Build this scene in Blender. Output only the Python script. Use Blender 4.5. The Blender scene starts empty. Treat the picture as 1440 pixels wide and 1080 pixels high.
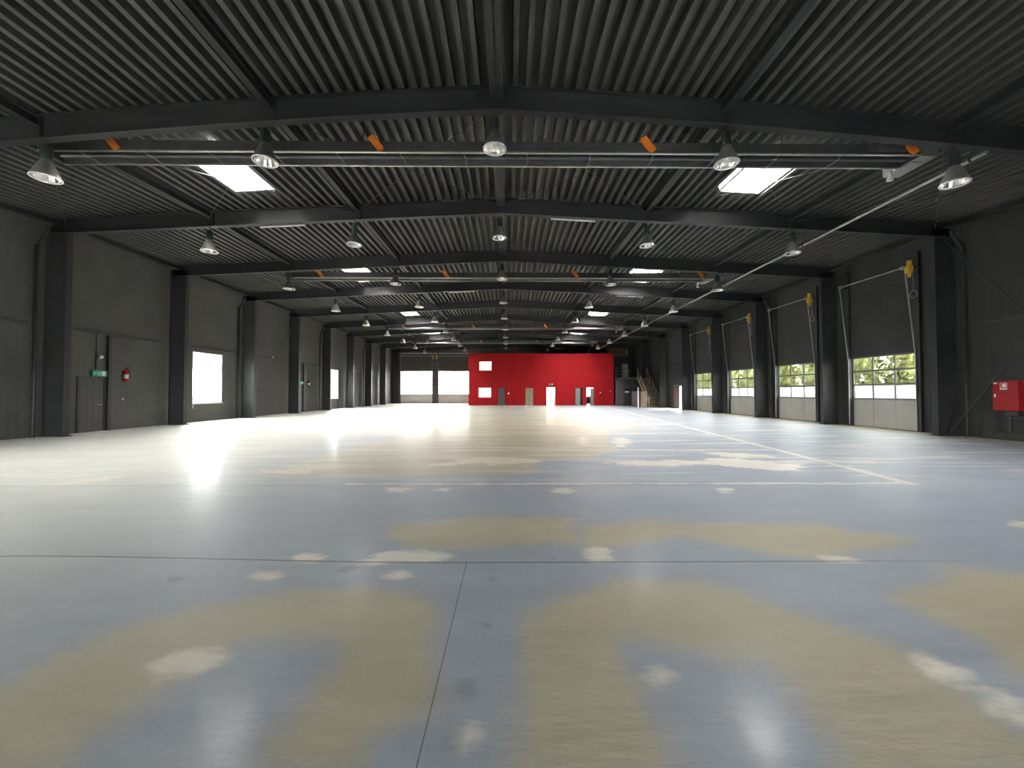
# An empty industrial hall: dark steel portal frames, corrugated roof, worn painted concrete floor,
# overhead doors on the right, windows on the left and a red office block at the far end.
import bpy, math, random
import numpy as np
from mathutils import Vector

random.seed(7)
S = bpy.context.scene
COL = S.collection
PI = math.pi

# ------------------------------------------------------------------ helpers
class MB:
    """collects shapes in world coordinates; build() links them as one mesh object under a parent"""
    def __init__(self):
        self.v, self.f, self.sm = [], [], []
    def add(self, vs, fs, smooth=False):
        b = len(self.v)
        self.v += [tuple(p) for p in vs]
        for q in fs:
            self.f.append(tuple(i + b for i in q)); self.sm.append(smooth)
        return self
    def hexa(self, p):          # 8 points: bottom ring 0-3, top ring 4-7
        return self.add(p, [(3, 2, 1, 0), (4, 5, 6, 7), (0, 1, 5, 4), (1, 2, 6, 5), (2, 3, 7, 6), (3, 0, 4, 7)])
    def box(self, x0, x1, y0, y1, z0, z1):
        if x0 > x1: x0, x1 = x1, x0
        if y0 > y1: y0, y1 = y1, y0
        if z0 > z1: z0, z1 = z1, z0
        return self.hexa([(x0, y0, z0), (x1, y0, z0), (x1, y1, z0), (x0, y1, z0), (x0, y0, z1), (x1, y0, z1), (x1, y1, z1), (x0, y1, z1)])
    def bar(self, p, q, w, h, up=(0, 0, 1)):
        p, q = Vector(p), Vector(q); d = (q - p).normalized(); u = Vector(up)
        s = d.cross(u)
        if s.length < 1e-4: s = d.cross(Vector((1, 0, 0)))
        s.normalize(); u = s.cross(d).normalized()
        r = []
        for c in (p, q):
            r += [c - s * w / 2 - u * h / 2, c + s * w / 2 - u * h / 2, c + s * w / 2 + u * h / 2, c - s * w / 2 + u * h / 2]
        return self.add(r, [(3, 2, 1, 0), (4, 5, 6, 7), (0, 1, 5, 4), (1, 2, 6, 5), (2, 3, 7, 6), (3, 0, 4, 7)])
    def tube(self, pts, r, n=10, cap=True):
        pts = [Vector(p) for p in pts]
        rings = []
        for i, p in enumerate(pts):
            a = pts[max(i - 1, 0)]; b = pts[min(i + 1, len(pts) - 1)]
            d = (b - a).normalized()
            ref = Vector((0, 0, 1)) if abs(d.z) < .9 else Vector((1, 0, 0))
            s = d.cross(ref).normalized(); u = s.cross(d).normalized()
            rings.append([p + (s * math.cos(2 * PI * k / n) + u * math.sin(2 * PI * k / n)) * r for k in range(n)])
        vs = [v for g in rings for v in g]; fs = []
        for i in range(len(rings) - 1):
            for k in range(n):
                fs.append((i * n + k, i * n + (k + 1) % n, (i + 1) * n + (k + 1) % n, (i + 1) * n + k))
        self.add(vs, fs, True)
        if cap:
            self.add(rings[0], [tuple(range(n))]); self.add(rings[-1], [tuple(range(n))[::-1]])
        return self
    def lathe(self, prof, c=(0, 0, 0), n=24, smooth=True, axis='z'):
        vs, fs = [], []
        for r, z in prof:
            for k in range(n):
                a = 2 * PI * k / n
                p = (r * math.cos(a), r * math.sin(a), z)
                if axis == 'x': p = (z, p[0], p[1])
                if axis == 'y': p = (p[0], z, p[1])
                vs.append((c[0] + p[0], c[1] + p[1], c[2] + p[2]))
        for i in range(len(prof) - 1):
            for k in range(n):
                fs.append((i * n + k, i * n + (k + 1) % n, (i + 1) * n + (k + 1) % n, (i + 1) * n + k))
        return self.add(vs, fs, smooth)
    def build(self, name, m, parent=None, **props):
        o = origin(parent)
        me = bpy.data.meshes.new(name)
        me.from_pydata([(a - o[0], b - o[1], c - o[2]) for a, b, c in self.v], [], self.f)
        me.polygons.foreach_set('use_smooth', self.sm)
        me.materials.append(m); me.update()
        ob = bpy.data.objects.new(name, me); COL.objects.link(ob)
        if parent is not None: ob.parent = parent
        for k, v in props.items(): ob[k] = v
        return ob

def origin(o):
    x = Vector((0, 0, 0))
    while o is not None:
        x += o.location; o = o.parent
    return x

def thing(name, label, cat, loc=(0, 0, 0), group=None, kind=None, parent=None):
    o = bpy.data.objects.new(name, None); COL.objects.link(o)
    o.location = loc; o.empty_display_size = .2
    o['label'] = label; o['category'] = cat
    if group: o['group'] = group
    if kind: o['kind'] = kind
    return o

def tag(o, label, cat, group=None, kind=None):
    o['label'] = label; o['category'] = cat
    if group: o['group'] = group
    if kind: o['kind'] = kind
    return o

def copy_tree(o, parent=None):
    c = o.copy(); COL.objects.link(c)
    if parent is not None: c.parent = parent
    for ch in list(o.children): copy_tree(ch, c)
    return c

def holes(u0, u1, w0, w1, ops):
    """cells of the rectangle u0..u1 x w0..w1 outside the openings (u0,u1,w0,w1)"""
    us = sorted({u0, u1, *[a for o in ops for a in o[:2] if u0 < a < u1]})
    ws = sorted({w0, w1, *[a for o in ops for a in o[2:4] if w0 < a < w1]})
    for a, b in zip(us, us[1:]):
        for c, d in zip(ws, ws[1:]):
            mu, mw = (a + b) / 2, (c + d) / 2
            if not any(o[0] < mu < o[1] and o[2] < mw < o[3] for o in ops):
                yield a, b, c, d

# ------------------------------------------------------------------ materials
def mat(name, rgb, rough=.6, metal=0.0, var=.0, vscale=3.0, spec=.5, bump=0.0, bscale=30.0, stretch=(1, 1, 1)):
    m = bpy.data.materials.new(name); m.use_nodes = True
    nt = m.node_tree; N = nt.nodes; L = nt.links
    b = N['Principled BSDF']
    b.inputs['Base Color'].default_value = (*rgb, 1); b.inputs['Roughness'].default_value = rough
    b.inputs['Metallic'].default_value = metal; b.inputs['Specular IOR Level'].default_value = spec
    if var or bump:
        tc = N.new('ShaderNodeTexCoord'); mp = N.new('ShaderNodeMapping'); mp.inputs['Scale'].default_value = stretch
        L.new(tc.outputs['Object'], mp.inputs['Vector'])
    if var:
        nz = N.new('ShaderNodeTexNoise'); nz.inputs['Scale'].default_value = vscale; nz.inputs['Detail'].default_value = 5
        L.new(mp.outputs[0], nz.inputs['Vector'])
        r = N.new('ShaderNodeValToRGB')
        r.color_ramp.elements[0].position = .3; r.color_ramp.elements[1].position = .7
        r.color_ramp.elements[0].color = (*[c * (1 - var) for c in rgb], 1)
        r.color_ramp.elements[1].color = (*[min(1, c * (1 + var)) for c in rgb], 1)
        L.new(nz.outputs['Fac'], r.inputs['Fac']); L.new(r.outputs['Color'], b.inputs['Base Color'])
    if bump:
        n2 = N.new('ShaderNodeTexNoise'); n2.inputs['Scale'].default_value = bscale
        L.new(mp.outputs[0], n2.inputs['Vector'])
        bp = N.new('ShaderNodeBump'); bp.inputs['Strength'].default_value = bump; bp.inputs['Distance'].default_value = .02
        L.new(n2.outputs['Fac'], bp.inputs['Height']); L.new(bp.outputs['Normal'], b.inputs['Normal'])
    return m

def wall_mat(name, rgb, axis):
    """painted sandwich panel: fine vertical ribs, slight variation"""
    m = mat(name, rgb, .7, var=.12, vscale=.8, spec=.25)
    nt = m.node_tree; N = nt.nodes; L = nt.links
    tc = N.new('ShaderNodeTexCoord'); w = N.new('ShaderNodeTexWave'); w.wave_type = 'BANDS'
    w.bands_direction = axis; w.inputs['Scale'].default_value = 1.3
    L.new(tc.outputs['Object'], w.inputs['Vector'])
    bp = N.new('ShaderNodeBump'); bp.inputs['Strength'].default_value = .25; bp.inputs['Distance'].default_value = .02
    L.new(w.outputs['Fac'], bp.inputs['Height']); L.new(bp.outputs['Normal'], N['Principled BSDF'].inputs['Normal'])
    return m

def glass_mat(name, tint=(1, 1, 1), gloss=.06):
    m = bpy.data.materials.new(name); m.use_nodes = True
    nt = m.node_tree; N = nt.nodes; L = nt.links
    N.remove(N['Principled BSDF'])
    t = N.new('ShaderNodeBsdfTransparent'); t.inputs['Color'].default_value = (*tint, 1)
    g = N.new('ShaderNodeBsdfGlossy'); g.inputs['Roughness'].default_value = .05
    mx = N.new('ShaderNodeMixShader'); mx.inputs['Fac'].default_value = gloss
    L.new(t.outputs[0], mx.inputs[1]); L.new(g.outputs[0], mx.inputs[2])
    L.new(mx.outputs[0], N['Material Output'].inputs['Surface'])
    return m

M_ROOF = mat('roof_sheet', (.060, .060, .056), .6, var=.12, vscale=.6, bump=.05)
M_STEEL = mat('dark_steel_paint', (.030, .031, .032), .5, var=.12, vscale=1.5, spec=.35)
M_COLUMN = mat('column_paint', (.033, .034, .0355), .5, var=.15, vscale=1.2, spec=.3)
M_WALLY = wall_mat('wall_paint_side', (.088, .088, .082), 'Y')
M_WALL_SHADED = wall_mat('wall_paint_shaded', (.051, .051, .047), 'Y')  # left wall's paint, with this side's weaker light put into the colour
M_WALLX = wall_mat('wall_paint_end', (.08, .08, .077), 'X')
M_DARKTRIM = mat('dark_trim', (.035, .036, .037), .5)
M_RED = mat('red_wall_paint', (.34, .009, .012), .7, var=.08, vscale=1.0, spec=.15)
M_REDGLOSS = mat('red_enamel', (.30, .010, .012), .45, spec=.25)
M_WHITE = mat('white_paint', (.75, .74, .72), .6)
M_WELL = mat('skylight_lining', (.34, .325, .32), .6)
M_GREY = mat('grey_metal', (.36, .36, .35), .4, metal=.6)
M_GALV = mat('galvanised_steel', (.42, .42, .4), .35, metal=.9, var=.15, vscale=6)
M_HOOD = mat('heater_hood', (.10, .10, .10), .38, metal=.35, var=.15, vscale=2)
M_ALU = mat('aluminium_reflector', (.85, .83, .8), .2, metal=1.0)
M_BRONZE = mat('lamp_shade_metal', (.36, .34, .31), .4, metal=.7)
M_BALLAST = mat('ballast_green', (.03, .045, .042), .45)
M_BULB = mat('bulb_glass', (.85, .85, .85), .15)
M_ORANGE = mat('orange_paint', (.75, .2, .02), .45)
M_YELLOW = mat('yellow_motor', (.55, .33, .03), .45)
M_DOORPANEL = mat('door_panel', (.40, .385, .35), .5, var=.08, vscale=2)
M_DOORFRAME = mat('door_rail', (.16, .16, .155), .5, metal=.0)
M_GLASS = glass_mat('clear_pane')
M_TINT3 = glass_mat('dull_pane', (.38, .39, .38), .06)
M_TINT2 = glass_mat('dusty_clear_pane', (.27, .27, .265), .06)
M_FROST = glass_mat('dark_room_pane', (.2, .2, .196), .06)
M_TINT = glass_mat('dusty_pane', (.20, .205, .20), .06)
M_OPAL = glass_mat('opal_dome', (.85, .83, .83), .06)
M_WFRAME = mat('window_frame', (.75, .75, .74), .4)
M_GREEN = mat('exit_green', (.02, .32, .17), .5)
M_DOORDARK = mat('dark_door', (.07, .075, .08), .45)
M_OLIVE = mat('olive_door', (.25, .23, .15), .5, var=.2)
M_DOORGREY = mat('grey_door', (.2, .215, .2), .5)
M_PURPLE = mat('mauve_grey_board', (.10, .085, .095), .6)
M_PLY = mat('plywood', (.12, .10, .06), .7, var=.35, vscale=3)
M_STAIR = mat('stair_wood', (.17, .12, .07), .55, var=.2, vscale=5)
M_RAIL = mat('hand_rail', (.3, .27, .22), .4, metal=.4)
M_GROUND = mat('outdoor_concrete', (.38, .37, .35), .9, var=.1, vscale=.4)
M_FENCE = mat('outdoor_white_wall', (.62, .63, .64), .8)
M_LEAF = mat('leaf_green', (.27, .285, .11), .8, var=.45, vscale=.9)
M_BLACK = mat('black_rubber', (.02, .02, .02), .6)
M_TAPE = mat('pictogram_red', (.55, .02, .02), .5)

# ------------------------------------------------------------------ layout constants (metres)
W = 15.28           # column inner flange to the middle of the hall
XW = 16.2           # side wall inner face
YE, YF = 55.2, -6.2 # end wall and front wall inner faces
RX = -.15           # the ridge
RISE = .05
FR = [-1.4, 3.65, 8.75, 13.85, 18.9, 24.0, 29.1, 34.2, 39.3, 44.4, 49.5, 54.9]
VIS = 2             # index of the first frame seen in the photograph

def drop(x, y):
    w = 1.0 if y <= FR[2] else max(0.0, 1 - (y - FR[2]) / (FR[3] - FR[2]))
    return w * min(.4, .25 * max(0.0, (abs(x) - 2) / 9) ** 1.6)
def deck_z(x, y): return 8.42 - RISE * abs(x - RX) - drop(x, y)
def soffit(x, y): return 7.87 - RISE * abs(x - RX) - drop(x, y)

ORD = ['nearest', 'second', 'third', 'fourth', 'fifth', 'sixth', 'seventh', 'eighth', 'ninth', 'tenth']
ROW = [f'{o} roof beam' for o in ORD]
# ---- floor marks, outlines in metres on the floor (x across, y along the hall)
BEIGE = [[(-2.56, 2.13), (-2.52, 2.36), (-2.28, 2.64), (-2.01, 2.89), (-1.50, 3.09), (-0.96, 3.11), (-0.54, 2.98), (-0.36, 2.62), (-0.30, 2.28), (-0.28, 1.97), (-0.39, 1.87), (-0.48, 1.76), (-0.49, 1.61), (-0.92, 1.62), (-0.93, 1.78), (-0.90, 2.02), (-0.87, 2.28), (-0.96, 2.44), (-1.28, 2.51), (-1.55, 2.45), (-1.65, 2.15), (-1.70, 1.90), (-1.73, 1.72), (-1.71, 1.62), (-2.20, 1.63), (-2.79, 2.04)],
 [(0.24, 2.61), (0.35, 2.82), (0.75, 3.07), (1.08, 3.24), (1.55, 3.24), (1.91, 3.06), (2.10, 2.86), (2.28, 2.63), (2.44, 2.41), (2.48, 2.14), (2.46, 1.90), (2.39, 1.75), (2.31, 1.56), (1.50, 1.57), (1.58, 1.75), (1.64, 2.00), (1.68, 2.20), (1.62, 2.35), (1.24, 2.35), (1.04, 2.39), (0.86, 2.49), (0.77, 2.39), (0.80, 2.18), (0.86, 2.08), (0.82, 1.92), (0.81, 1.76), (0.80, 1.57), (0.15, 1.58), (0.14, 1.77), (0.21, 2.01)],
 [(3.40, 3.16), (4.10, 3.41), (4.54, 3.27), (4.66, 2.83), (3.14, 1.90), (2.87, 2.11), (3.04, 2.44), (2.98, 2.67), (3.02, 2.90)],
 [(0.95, 4.41), (1.71, 4.77), (2.50, 4.64), (3.12, 4.56), (3.76, 4.63), (3.87, 4.27), (4.54, 4.10), (3.45, 3.80), (2.98, 3.56), (2.68, 3.69), (2.31, 3.99), (1.99, 4.25), (1.45, 3.99), (0.93, 3.91)],
 [(-4.56, 7.37), (-4.26, 8.29), (-4.49, 9.69), (-4.10, 10.92), (-3.64, 13.50), (-3.54, 17.69), (-2.90, 22.32), (0.35, 25.66), (4.75, 22.25), (4.31, 15.96), (3.16, 12.45), (3.08, 10.58), (1.85, 9.12), (0.76, 8.94), (0.59, 7.52), (-0.87, 7.34), (-2.88, 7.11), (-3.90, 7.12)],
 [(-1.14, 4.55), (-0.01, 4.93), (0.85, 4.78), (0.82, 4.10), (0.02, 3.92), (-0.69, 3.92), (-1.20, 4.21)]]
FILLER = [[(1.08, 3.72), (1.03, 3.64), (0.97, 3.59), (0.91, 3.59), (0.87, 3.64), (0.86, 3.72), (0.90, 3.81), (0.97, 3.87), (1.04, 3.86), (1.08, 3.81)],
 [(-0.43, 3.70), (-0.48, 3.63), (-0.64, 3.59), (-0.85, 3.59), (-1.03, 3.63), (-1.12, 3.71), (-1.08, 3.78), (-0.91, 3.83), (-0.69, 3.83), (-0.51, 3.78)],
 [(-1.79, 3.33), (-1.79, 3.29), (-1.83, 3.27), (-1.89, 3.27), (-1.96, 3.30), (-2.00, 3.33), (-2.01, 3.37), (-1.97, 3.39), (-1.90, 3.39), (-1.83, 3.37)],
 [(-0.72, 3.33), (-0.73, 3.30), (-0.76, 3.27), (-0.81, 3.28), (-0.86, 3.30), (-0.89, 3.34), (-0.88, 3.37), (-0.85, 3.40), (-0.79, 3.40), (-0.74, 3.37)],
 [(-1.56, 2.33), (-1.54, 2.27), (-1.58, 2.21), (-1.66, 2.18), (-1.76, 2.18), (-1.84, 2.22), (-1.87, 2.29), (-1.83, 2.35), (-1.75, 2.39), (-1.64, 2.38)],
 [(0.97, 2.11), (0.94, 2.09), (0.91, 2.08), (0.89, 2.10), (0.88, 2.13), (0.89, 2.16), (0.92, 2.19), (0.95, 2.19), (0.97, 2.18), (0.98, 2.15)],
 [(2.52, 2.09), (2.47, 2.08), (2.44, 2.10), (2.42, 2.16), (2.44, 2.23), (2.48, 2.28), (2.53, 2.30), (2.57, 2.26), (2.59, 2.20), (2.56, 2.14)],
 [(2.64, 1.97), (2.59, 1.94), (2.52, 1.91), (2.46, 1.89), (2.43, 1.89), (2.43, 1.91), (2.48, 1.95), (2.54, 1.98), (2.61, 2.00), (2.65, 2.00)],
 [(2.51, 1.85), (2.50, 1.85), (2.50, 1.86), (2.50, 1.88), (2.52, 1.91), (2.54, 1.92), (2.55, 1.92), (2.55, 1.91), (2.54, 1.88), (2.53, 1.86)],
 [(-1.58, 3.70), (-1.58, 3.65), (-1.64, 3.62), (-1.72, 3.62), (-1.80, 3.65), (-1.84, 3.70), (-1.84, 3.75), (-1.79, 3.78), (-1.71, 3.77), (-1.63, 3.74)],
 [(3.64, 6.13), (3.57, 6.07), (3.49, 6.03), (3.40, 6.03), (3.36, 6.07), (3.37, 6.14), (3.43, 6.20), (3.52, 6.24), (3.60, 6.24), (3.65, 6.20)],
 [(0.84, 8.84), (0.64, 8.58), (0.17, 8.43), (-0.39, 8.44), (-0.86, 8.60), (-1.07, 8.86), (-0.92, 9.14), (-0.44, 9.31), (0.18, 9.31), (0.67, 9.12)],
 [(1.11, 6.16), (1.07, 6.08), (0.98, 6.03), (0.89, 6.03), (0.82, 6.08), (0.80, 6.16), (0.84, 6.24), (0.92, 6.29), (1.02, 6.29), (1.09, 6.24)],
 [(-1.44, 6.27), (-1.46, 6.19), (-1.53, 6.14), (-1.64, 6.14), (-1.74, 6.19), (-1.80, 6.27), (-1.79, 6.36), (-1.72, 6.41), (-1.60, 6.41), (-1.50, 6.35)],
 [(-0.81, 6.26), (-0.83, 6.20), (-0.89, 6.16), (-0.97, 6.16), (-1.04, 6.20), (-1.08, 6.27), (-1.07, 6.33), (-1.01, 6.38), (-0.92, 6.38), (-0.85, 6.33)],
 [(3.86, 12.09), (3.60, 11.42), (3.37, 11.04), (3.22, 11.04), (3.20, 11.42), (3.33, 12.09), (3.59, 12.84), (3.87, 13.36), (4.05, 13.36), (4.04, 12.84)],
 [(2.64, 12.45), (2.49, 11.84), (2.34, 11.49), (2.25, 11.49), (2.25, 11.84), (2.33, 12.46), (2.48, 13.14), (2.65, 13.59), (2.75, 13.59), (2.75, 13.13)],
 [(4.60, 8.54), (4.28, 8.35), (3.66, 8.23), (2.98, 8.24), (2.45, 8.36), (2.28, 8.56), (2.56, 8.77), (3.20, 8.89), (3.95, 8.89), (4.48, 8.75)],
 [(6.17, 7.94), (5.82, 7.76), (5.31, 7.80), (4.80, 8.04), (4.46, 8.43), (4.44, 8.83), (4.79, 9.07), (5.38, 9.02), (5.94, 8.71), (6.22, 8.30)],
 [(6.14, 4.53), (6.05, 4.47), (5.95, 4.44), (5.89, 4.44), (5.89, 4.47), (5.94, 4.53), (6.04, 4.59), (6.14, 4.62), (6.20, 4.62), (6.20, 4.59)],
 [(-3.67, 7.69), (-3.72, 7.59), (-3.96, 7.53), (-4.30, 7.54), (-4.60, 7.60), (-4.77, 7.70), (-4.73, 7.80), (-4.49, 7.87), (-4.14, 7.86), (-3.83, 7.80)],
 [(-6.89, 7.48), (-6.84, 7.27), (-6.91, 6.96), (-7.06, 6.69), (-7.24, 6.54), (-7.39, 6.54), (-7.45, 6.71), (-7.40, 7.00), (-7.26, 7.30), (-7.06, 7.49)],
 [(-0.43, 8.74), (-0.54, 8.57), (-0.82, 8.38), (-1.17, 8.24), (-1.46, 8.21), (-1.59, 8.28), (-1.51, 8.44), (-1.24, 8.64), (-0.87, 8.79), (-0.56, 8.83)],
 [(6.45, 9.31), (6.20, 9.19), (5.80, 9.21), (5.38, 9.38), (5.09, 9.64), (5.05, 9.90), (5.30, 10.05), (5.74, 10.02), (6.18, 9.82), (6.45, 9.55)],
 [(-0.93, 3.61), (-0.95, 3.59), (-1.02, 3.57), (-1.10, 3.57), (-1.18, 3.59), (-1.22, 3.62), (-1.20, 3.64), (-1.13, 3.66), (-1.04, 3.66), (-0.97, 3.64)],
 [(-0.04, 1.77), (-0.04, 1.75), (-0.05, 1.74), (-0.06, 1.74), (-0.07, 1.75), (-0.07, 1.77), (-0.06, 1.79), (-0.06, 1.80), (-0.05, 1.80), (-0.04, 1.79)],
 [(3.34, 3.60), (3.29, 3.59), (3.19, 3.59), (3.08, 3.60), (3.00, 3.62), (2.98, 3.64), (3.03, 3.66), (3.13, 3.66), (3.24, 3.65), (3.32, 3.63)]]
DARK = [[(-2.55, 3.29), (-2.54, 3.26), (-2.56, 3.25), (-2.59, 3.25), (-2.63, 3.26), (-2.66, 3.29), (-2.67, 3.31), (-2.66, 3.33), (-2.63, 3.33), (-2.59, 3.31)],
 [(0.03, 3.26), (0.02, 3.24), (0.00, 3.23), (-0.02, 3.23), (-0.04, 3.24), (-0.04, 3.27), (-0.04, 3.29), (-0.02, 3.30), (0.00, 3.30), (0.02, 3.29)],
 [(-0.01, 2.61), (-0.01, 2.60), (-0.02, 2.59), (-0.03, 2.59), (-0.04, 2.60), (-0.05, 2.62), (-0.04, 2.63), (-0.04, 2.64), (-0.02, 2.64), (-0.01, 2.63)],
 [(-0.05, 2.07), (-0.06, 2.04), (-0.08, 2.02), (-0.11, 2.02), (-0.14, 2.04), (-0.15, 2.07), (-0.15, 2.10), (-0.12, 2.12), (-0.09, 2.12), (-0.06, 2.10)],
 [(-0.08, 1.77), (-0.08, 1.74), (-0.10, 1.73), (-0.12, 1.73), (-0.14, 1.75), (-0.15, 1.77), (-0.15, 1.80), (-0.13, 1.81), (-0.11, 1.81), (-0.09, 1.80)],
 [(-1.19, 3.50), (-1.19, 3.46), (-1.22, 3.42), (-1.27, 3.40), (-1.32, 3.40), (-1.35, 3.42), (-1.35, 3.46), (-1.32, 3.50), (-1.27, 3.52), (-1.22, 3.52)]]
BEIGE.append([(15.0, -7), (17, -7), (17, 56), (15.0, 56)])

# ------------------------------------------------------------------ floor
def sdf(polys, P):
    """signed distance to a union of polygons, negative inside"""
    out = np.full(len(P), 1e3)
    for poly in polys:
        a = np.array(poly); b = np.roll(a, -1, 0)
        d = np.full(len(P), 1e6); inside = np.zeros(len(P), bool)
        for (ax, ay), (bx, by) in zip(a, b):
            ex, ey = bx - ax, by - ay
            wx, wy = P[:, 0] - ax, P[:, 1] - ay
            t = np.clip((wx * ex + wy * ey) / max(ex * ex + ey * ey, 1e-9), 0, 1)
            d = np.minimum(d, (wx - ex * t) ** 2 + (wy - ey * t) ** 2)
            if ay != by:
                c = (ay > P[:, 1]) != (by > P[:, 1])
                inside ^= c & (P[:, 0] < (bx - ax) * (P[:, 1] - ay) / (by - ay) + ax)
        s = np.sqrt(d) * np.where(inside, -1, 1)
        out = np.minimum(out, s)
    return np.clip(out, -2, 2)

def make_floor():
    ys = [YF - .2, -4, -2, 0, .8, 1.2]
    y = 1.45
    while y < 55.4: ys.append(y); y *= 1.014
    ys.append(55.5)
    xs = list(np.concatenate([np.linspace(-16.4, -5, 70)[:-1], np.linspace(-5, 5, 230)[:-1], np.linspace(5, 16.4, 70)]))
    nx, ny = len(xs), len(ys)
    P = np.array([(x, y) for y in ys for x in xs])
    me = bpy.data.meshes.new('floor')
    fs = [(j * nx + i, j * nx + i + 1, (j + 1) * nx + i + 1, (j + 1) * nx + i) for j in range(ny - 1) for i in range(nx - 1)]
    me.from_pydata([(a, b, 0) for a, b in P], [], fs)
    for nm, polys in (('beige', BEIGE), ('filler', FILLER), ('dark', DARK)):
        at = me.attributes.new(nm, 'FLOAT', 'POINT')
        at.data.foreach_set('value', sdf(polys, P).astype(np.float32))
    me.materials.append(floor_mat()); me.update()
    o = bpy.data.objects.new('floor', me); COL.objects.link(o)
    return tag(o, 'worn blue grey and beige painted concrete hall floor with pale filler patches', 'floor', kind='structure')

def floor_mat():
    m = bpy.data.materials.new('worn_floor_paint'); m.use_nodes = True
    nt = m.node_tree; N = nt.nodes; L = nt.links; bs = N['Principled BSDF']
    def val(s, v):
        if isinstance(v, (int, float)): s.default_value = v
        else: L.new(v, s)
    def mth(op, a, b=0.0, c=None, clamp=False):
        n = N.new('ShaderNodeMath'); n.operation = op; n.use_clamp = clamp
        val(n.inputs[0], a); val(n.inputs[1], b)
        if c is not None: val(n.inputs[2], c)
        return n.outputs[0]
    def step(x, lo, hi):      # 1 below lo, 0 above hi
        n = N.new('ShaderNodeMapRange'); n.interpolation_type = 'SMOOTHSTEP'
        val(n.inputs['Value'], x)
        n.inputs['From Min'].default_value = lo; n.inputs['From Max'].default_value = hi
        n.inputs['To Min'].default_value = 1; n.inputs['To Max'].default_value = 0
        return n.outputs['Result']
    tc = N.new('ShaderNodeTexCoord')
    def noise(scale, detail=4, stretch=(1, 1, 1), rough=.55):
        mp = N.new('ShaderNodeMapping'); mp.inputs['Scale'].default_value = stretch
        L.new(tc.outputs['Object'], mp.inputs['Vector'])
        n = N.new('ShaderNodeTexNoise'); n.inputs['Scale'].default_value = scale; n.inputs['Detail'].default_value = detail
        n.inputs['Roughness'].default_value = rough
        L.new(mp.outputs[0], n.inputs['Vector']); return n.outputs['Fac']
    def attr(nm):
        n = N.new('ShaderNodeAttribute'); n.attribute_name = nm; return n.outputs['Fac']
    def mix(f, a, b):
        n = N.new('ShaderNodeMix'); n.data_type = 'RGBA'
        val(n.inputs['Factor'], f)
        for s, c in ((n.inputs[6], a), (n.inputs[7], b)):
            if isinstance(c, tuple): s.default_value = (*c, 1)
            else: L.new(c, s)
        return n.outputs[2]
    sep = N.new('ShaderNodeSeparateXYZ'); L.new(tc.outputs['Object'], sep.inputs[0]); X, Y = sep.outputs[0], sep.outputs[1]
    n1 = mth('SUBTRACT', noise(1.6, 5), .5); n2 = mth('SUBTRACT', noise(9, 4), .5); n3 = noise(.35, 4); n4 = noise(3.0, 6, (.35, 1.6, 1))
    edge = mth('ADD', mth('MULTIPLY', n1, .42), mth('MULTIPLY', n2, .10))
    fb = step(mth('ADD', attr('beige'), edge), -.13, .16)
    # away from the traced near field the paint wears in broad patches too
    far = mth('SUBTRACT', 1, step(Y, 13, 18))
    wide = mth('MULTIPLY', step(n3, .50, .58), mth('MULTIPLY', far, step(X, 3.0, 9.0)))
    fb = mth('MAXIMUM', fb, wide)
    blue = mix(n4, (.265, .305, .365), (.36, .39, .42))
    beige = mix(n4, (.375, .34, .235), (.455, .42, .32))
    c = mix(fb, blue, beige)
    # window light on the left third put into the colour: a paler, greener grey
    left_lit = mth('MULTIPLY', mth('MAXIMUM', mth('MULTIPLY', step(X, -7.5, -.5), .9), mth('MULTIPLY', step(X, -3.2, -1.2), mth('MULTIPLY', step(Y, 2.6, 4.2), -.5))), 1.0)
    c = mix(left_lit, c, mix(n4, (.52, .525, .475), (.64, .64, .58)))
    # pale filler: patches and filled joints
    ff = step(mth('ADD', attr('filler'), mth('MULTIPLY', mth('ADD', mth('MULTIPLY', n1, .22), mth('ADD', mth('MULTIPLY', n2, .16), mth('MULTIPLY', mth('SUBTRACT', noise(3.5, 6, (.5, 1.8, 1), .7), .5), .35))), mth('ADD', .75, mth('MULTIPLY', mth('SUBTRACT', 1, step(Y, 4.5, 9)), 2.2)))), -.05, .08)
    for y0, x0, x1, w in ((6.62, -2.6, 7.0, .055), (10.47, -4.3, 7.1, .085), (14.6, -5.5, 7.7, .10), (18.8, -4.2, 8.4, .11), (23.2, -4.8, 9.2, .12), (27.6, -5, 9.3, .13), (32, -6, 9.5, .14)):
        d = mth('ADD', mth('ABSOLUTE', mth('SUBTRACT', Y, y0)), mth('ADD', mth('MULTIPLY', n1, .34), mth('MULTIPLY', n2, .16)))
        line = step(d, w * .5, w * 1.5)
        line = mth('MULTIPLY', line, step(mth('ADD', noise(2.2, 4, (.5, 2.5, 1)), 0.0), .52, .70))
        line = mth('MULTIPLY', line, mth('MULTIPLY', mth('GREATER_THAN', X, x0), mth('LESS_THAN', X, x1)))
        ff = mth('MAXIMUM', ff, mth('MULTIPLY', line, .85))
    # the long filled joint that runs down the hall on the right
    xl = mth('ADD', 6.2, mth('MULTIPLY', Y, .104))
    d = mth('ADD', mth('ABSOLUTE', mth('SUBTRACT', X, xl)), mth('ADD', mth('MULTIPLY', n1, .2), mth('MULTIPLY', n2, .14)))
    ln = mth('MULTIPLY', step(d, .05, .16), mth('GREATER_THAN', Y, 6.5))
    ff = mth('MAXIMUM', ff, mth('MULTIPLY', ln, .8))
    # thin skim-coat streaks along the worn middle of the floor
    sk = mth('SUBTRACT', 1, step(noise(1.5, 7, (.22, 1.5, 1), .62), .50, .62))
    sk = mth('MULTIPLY', sk, mth('MULTIPLY', mth('SUBTRACT', 1, step(Y, 5.5, 8.5)), .6))
    ff = mth('MAXIMUM', ff, sk)
    c = mix(mth('MULTIPLY', ff, .85), c, (.70, .66, .56))
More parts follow.
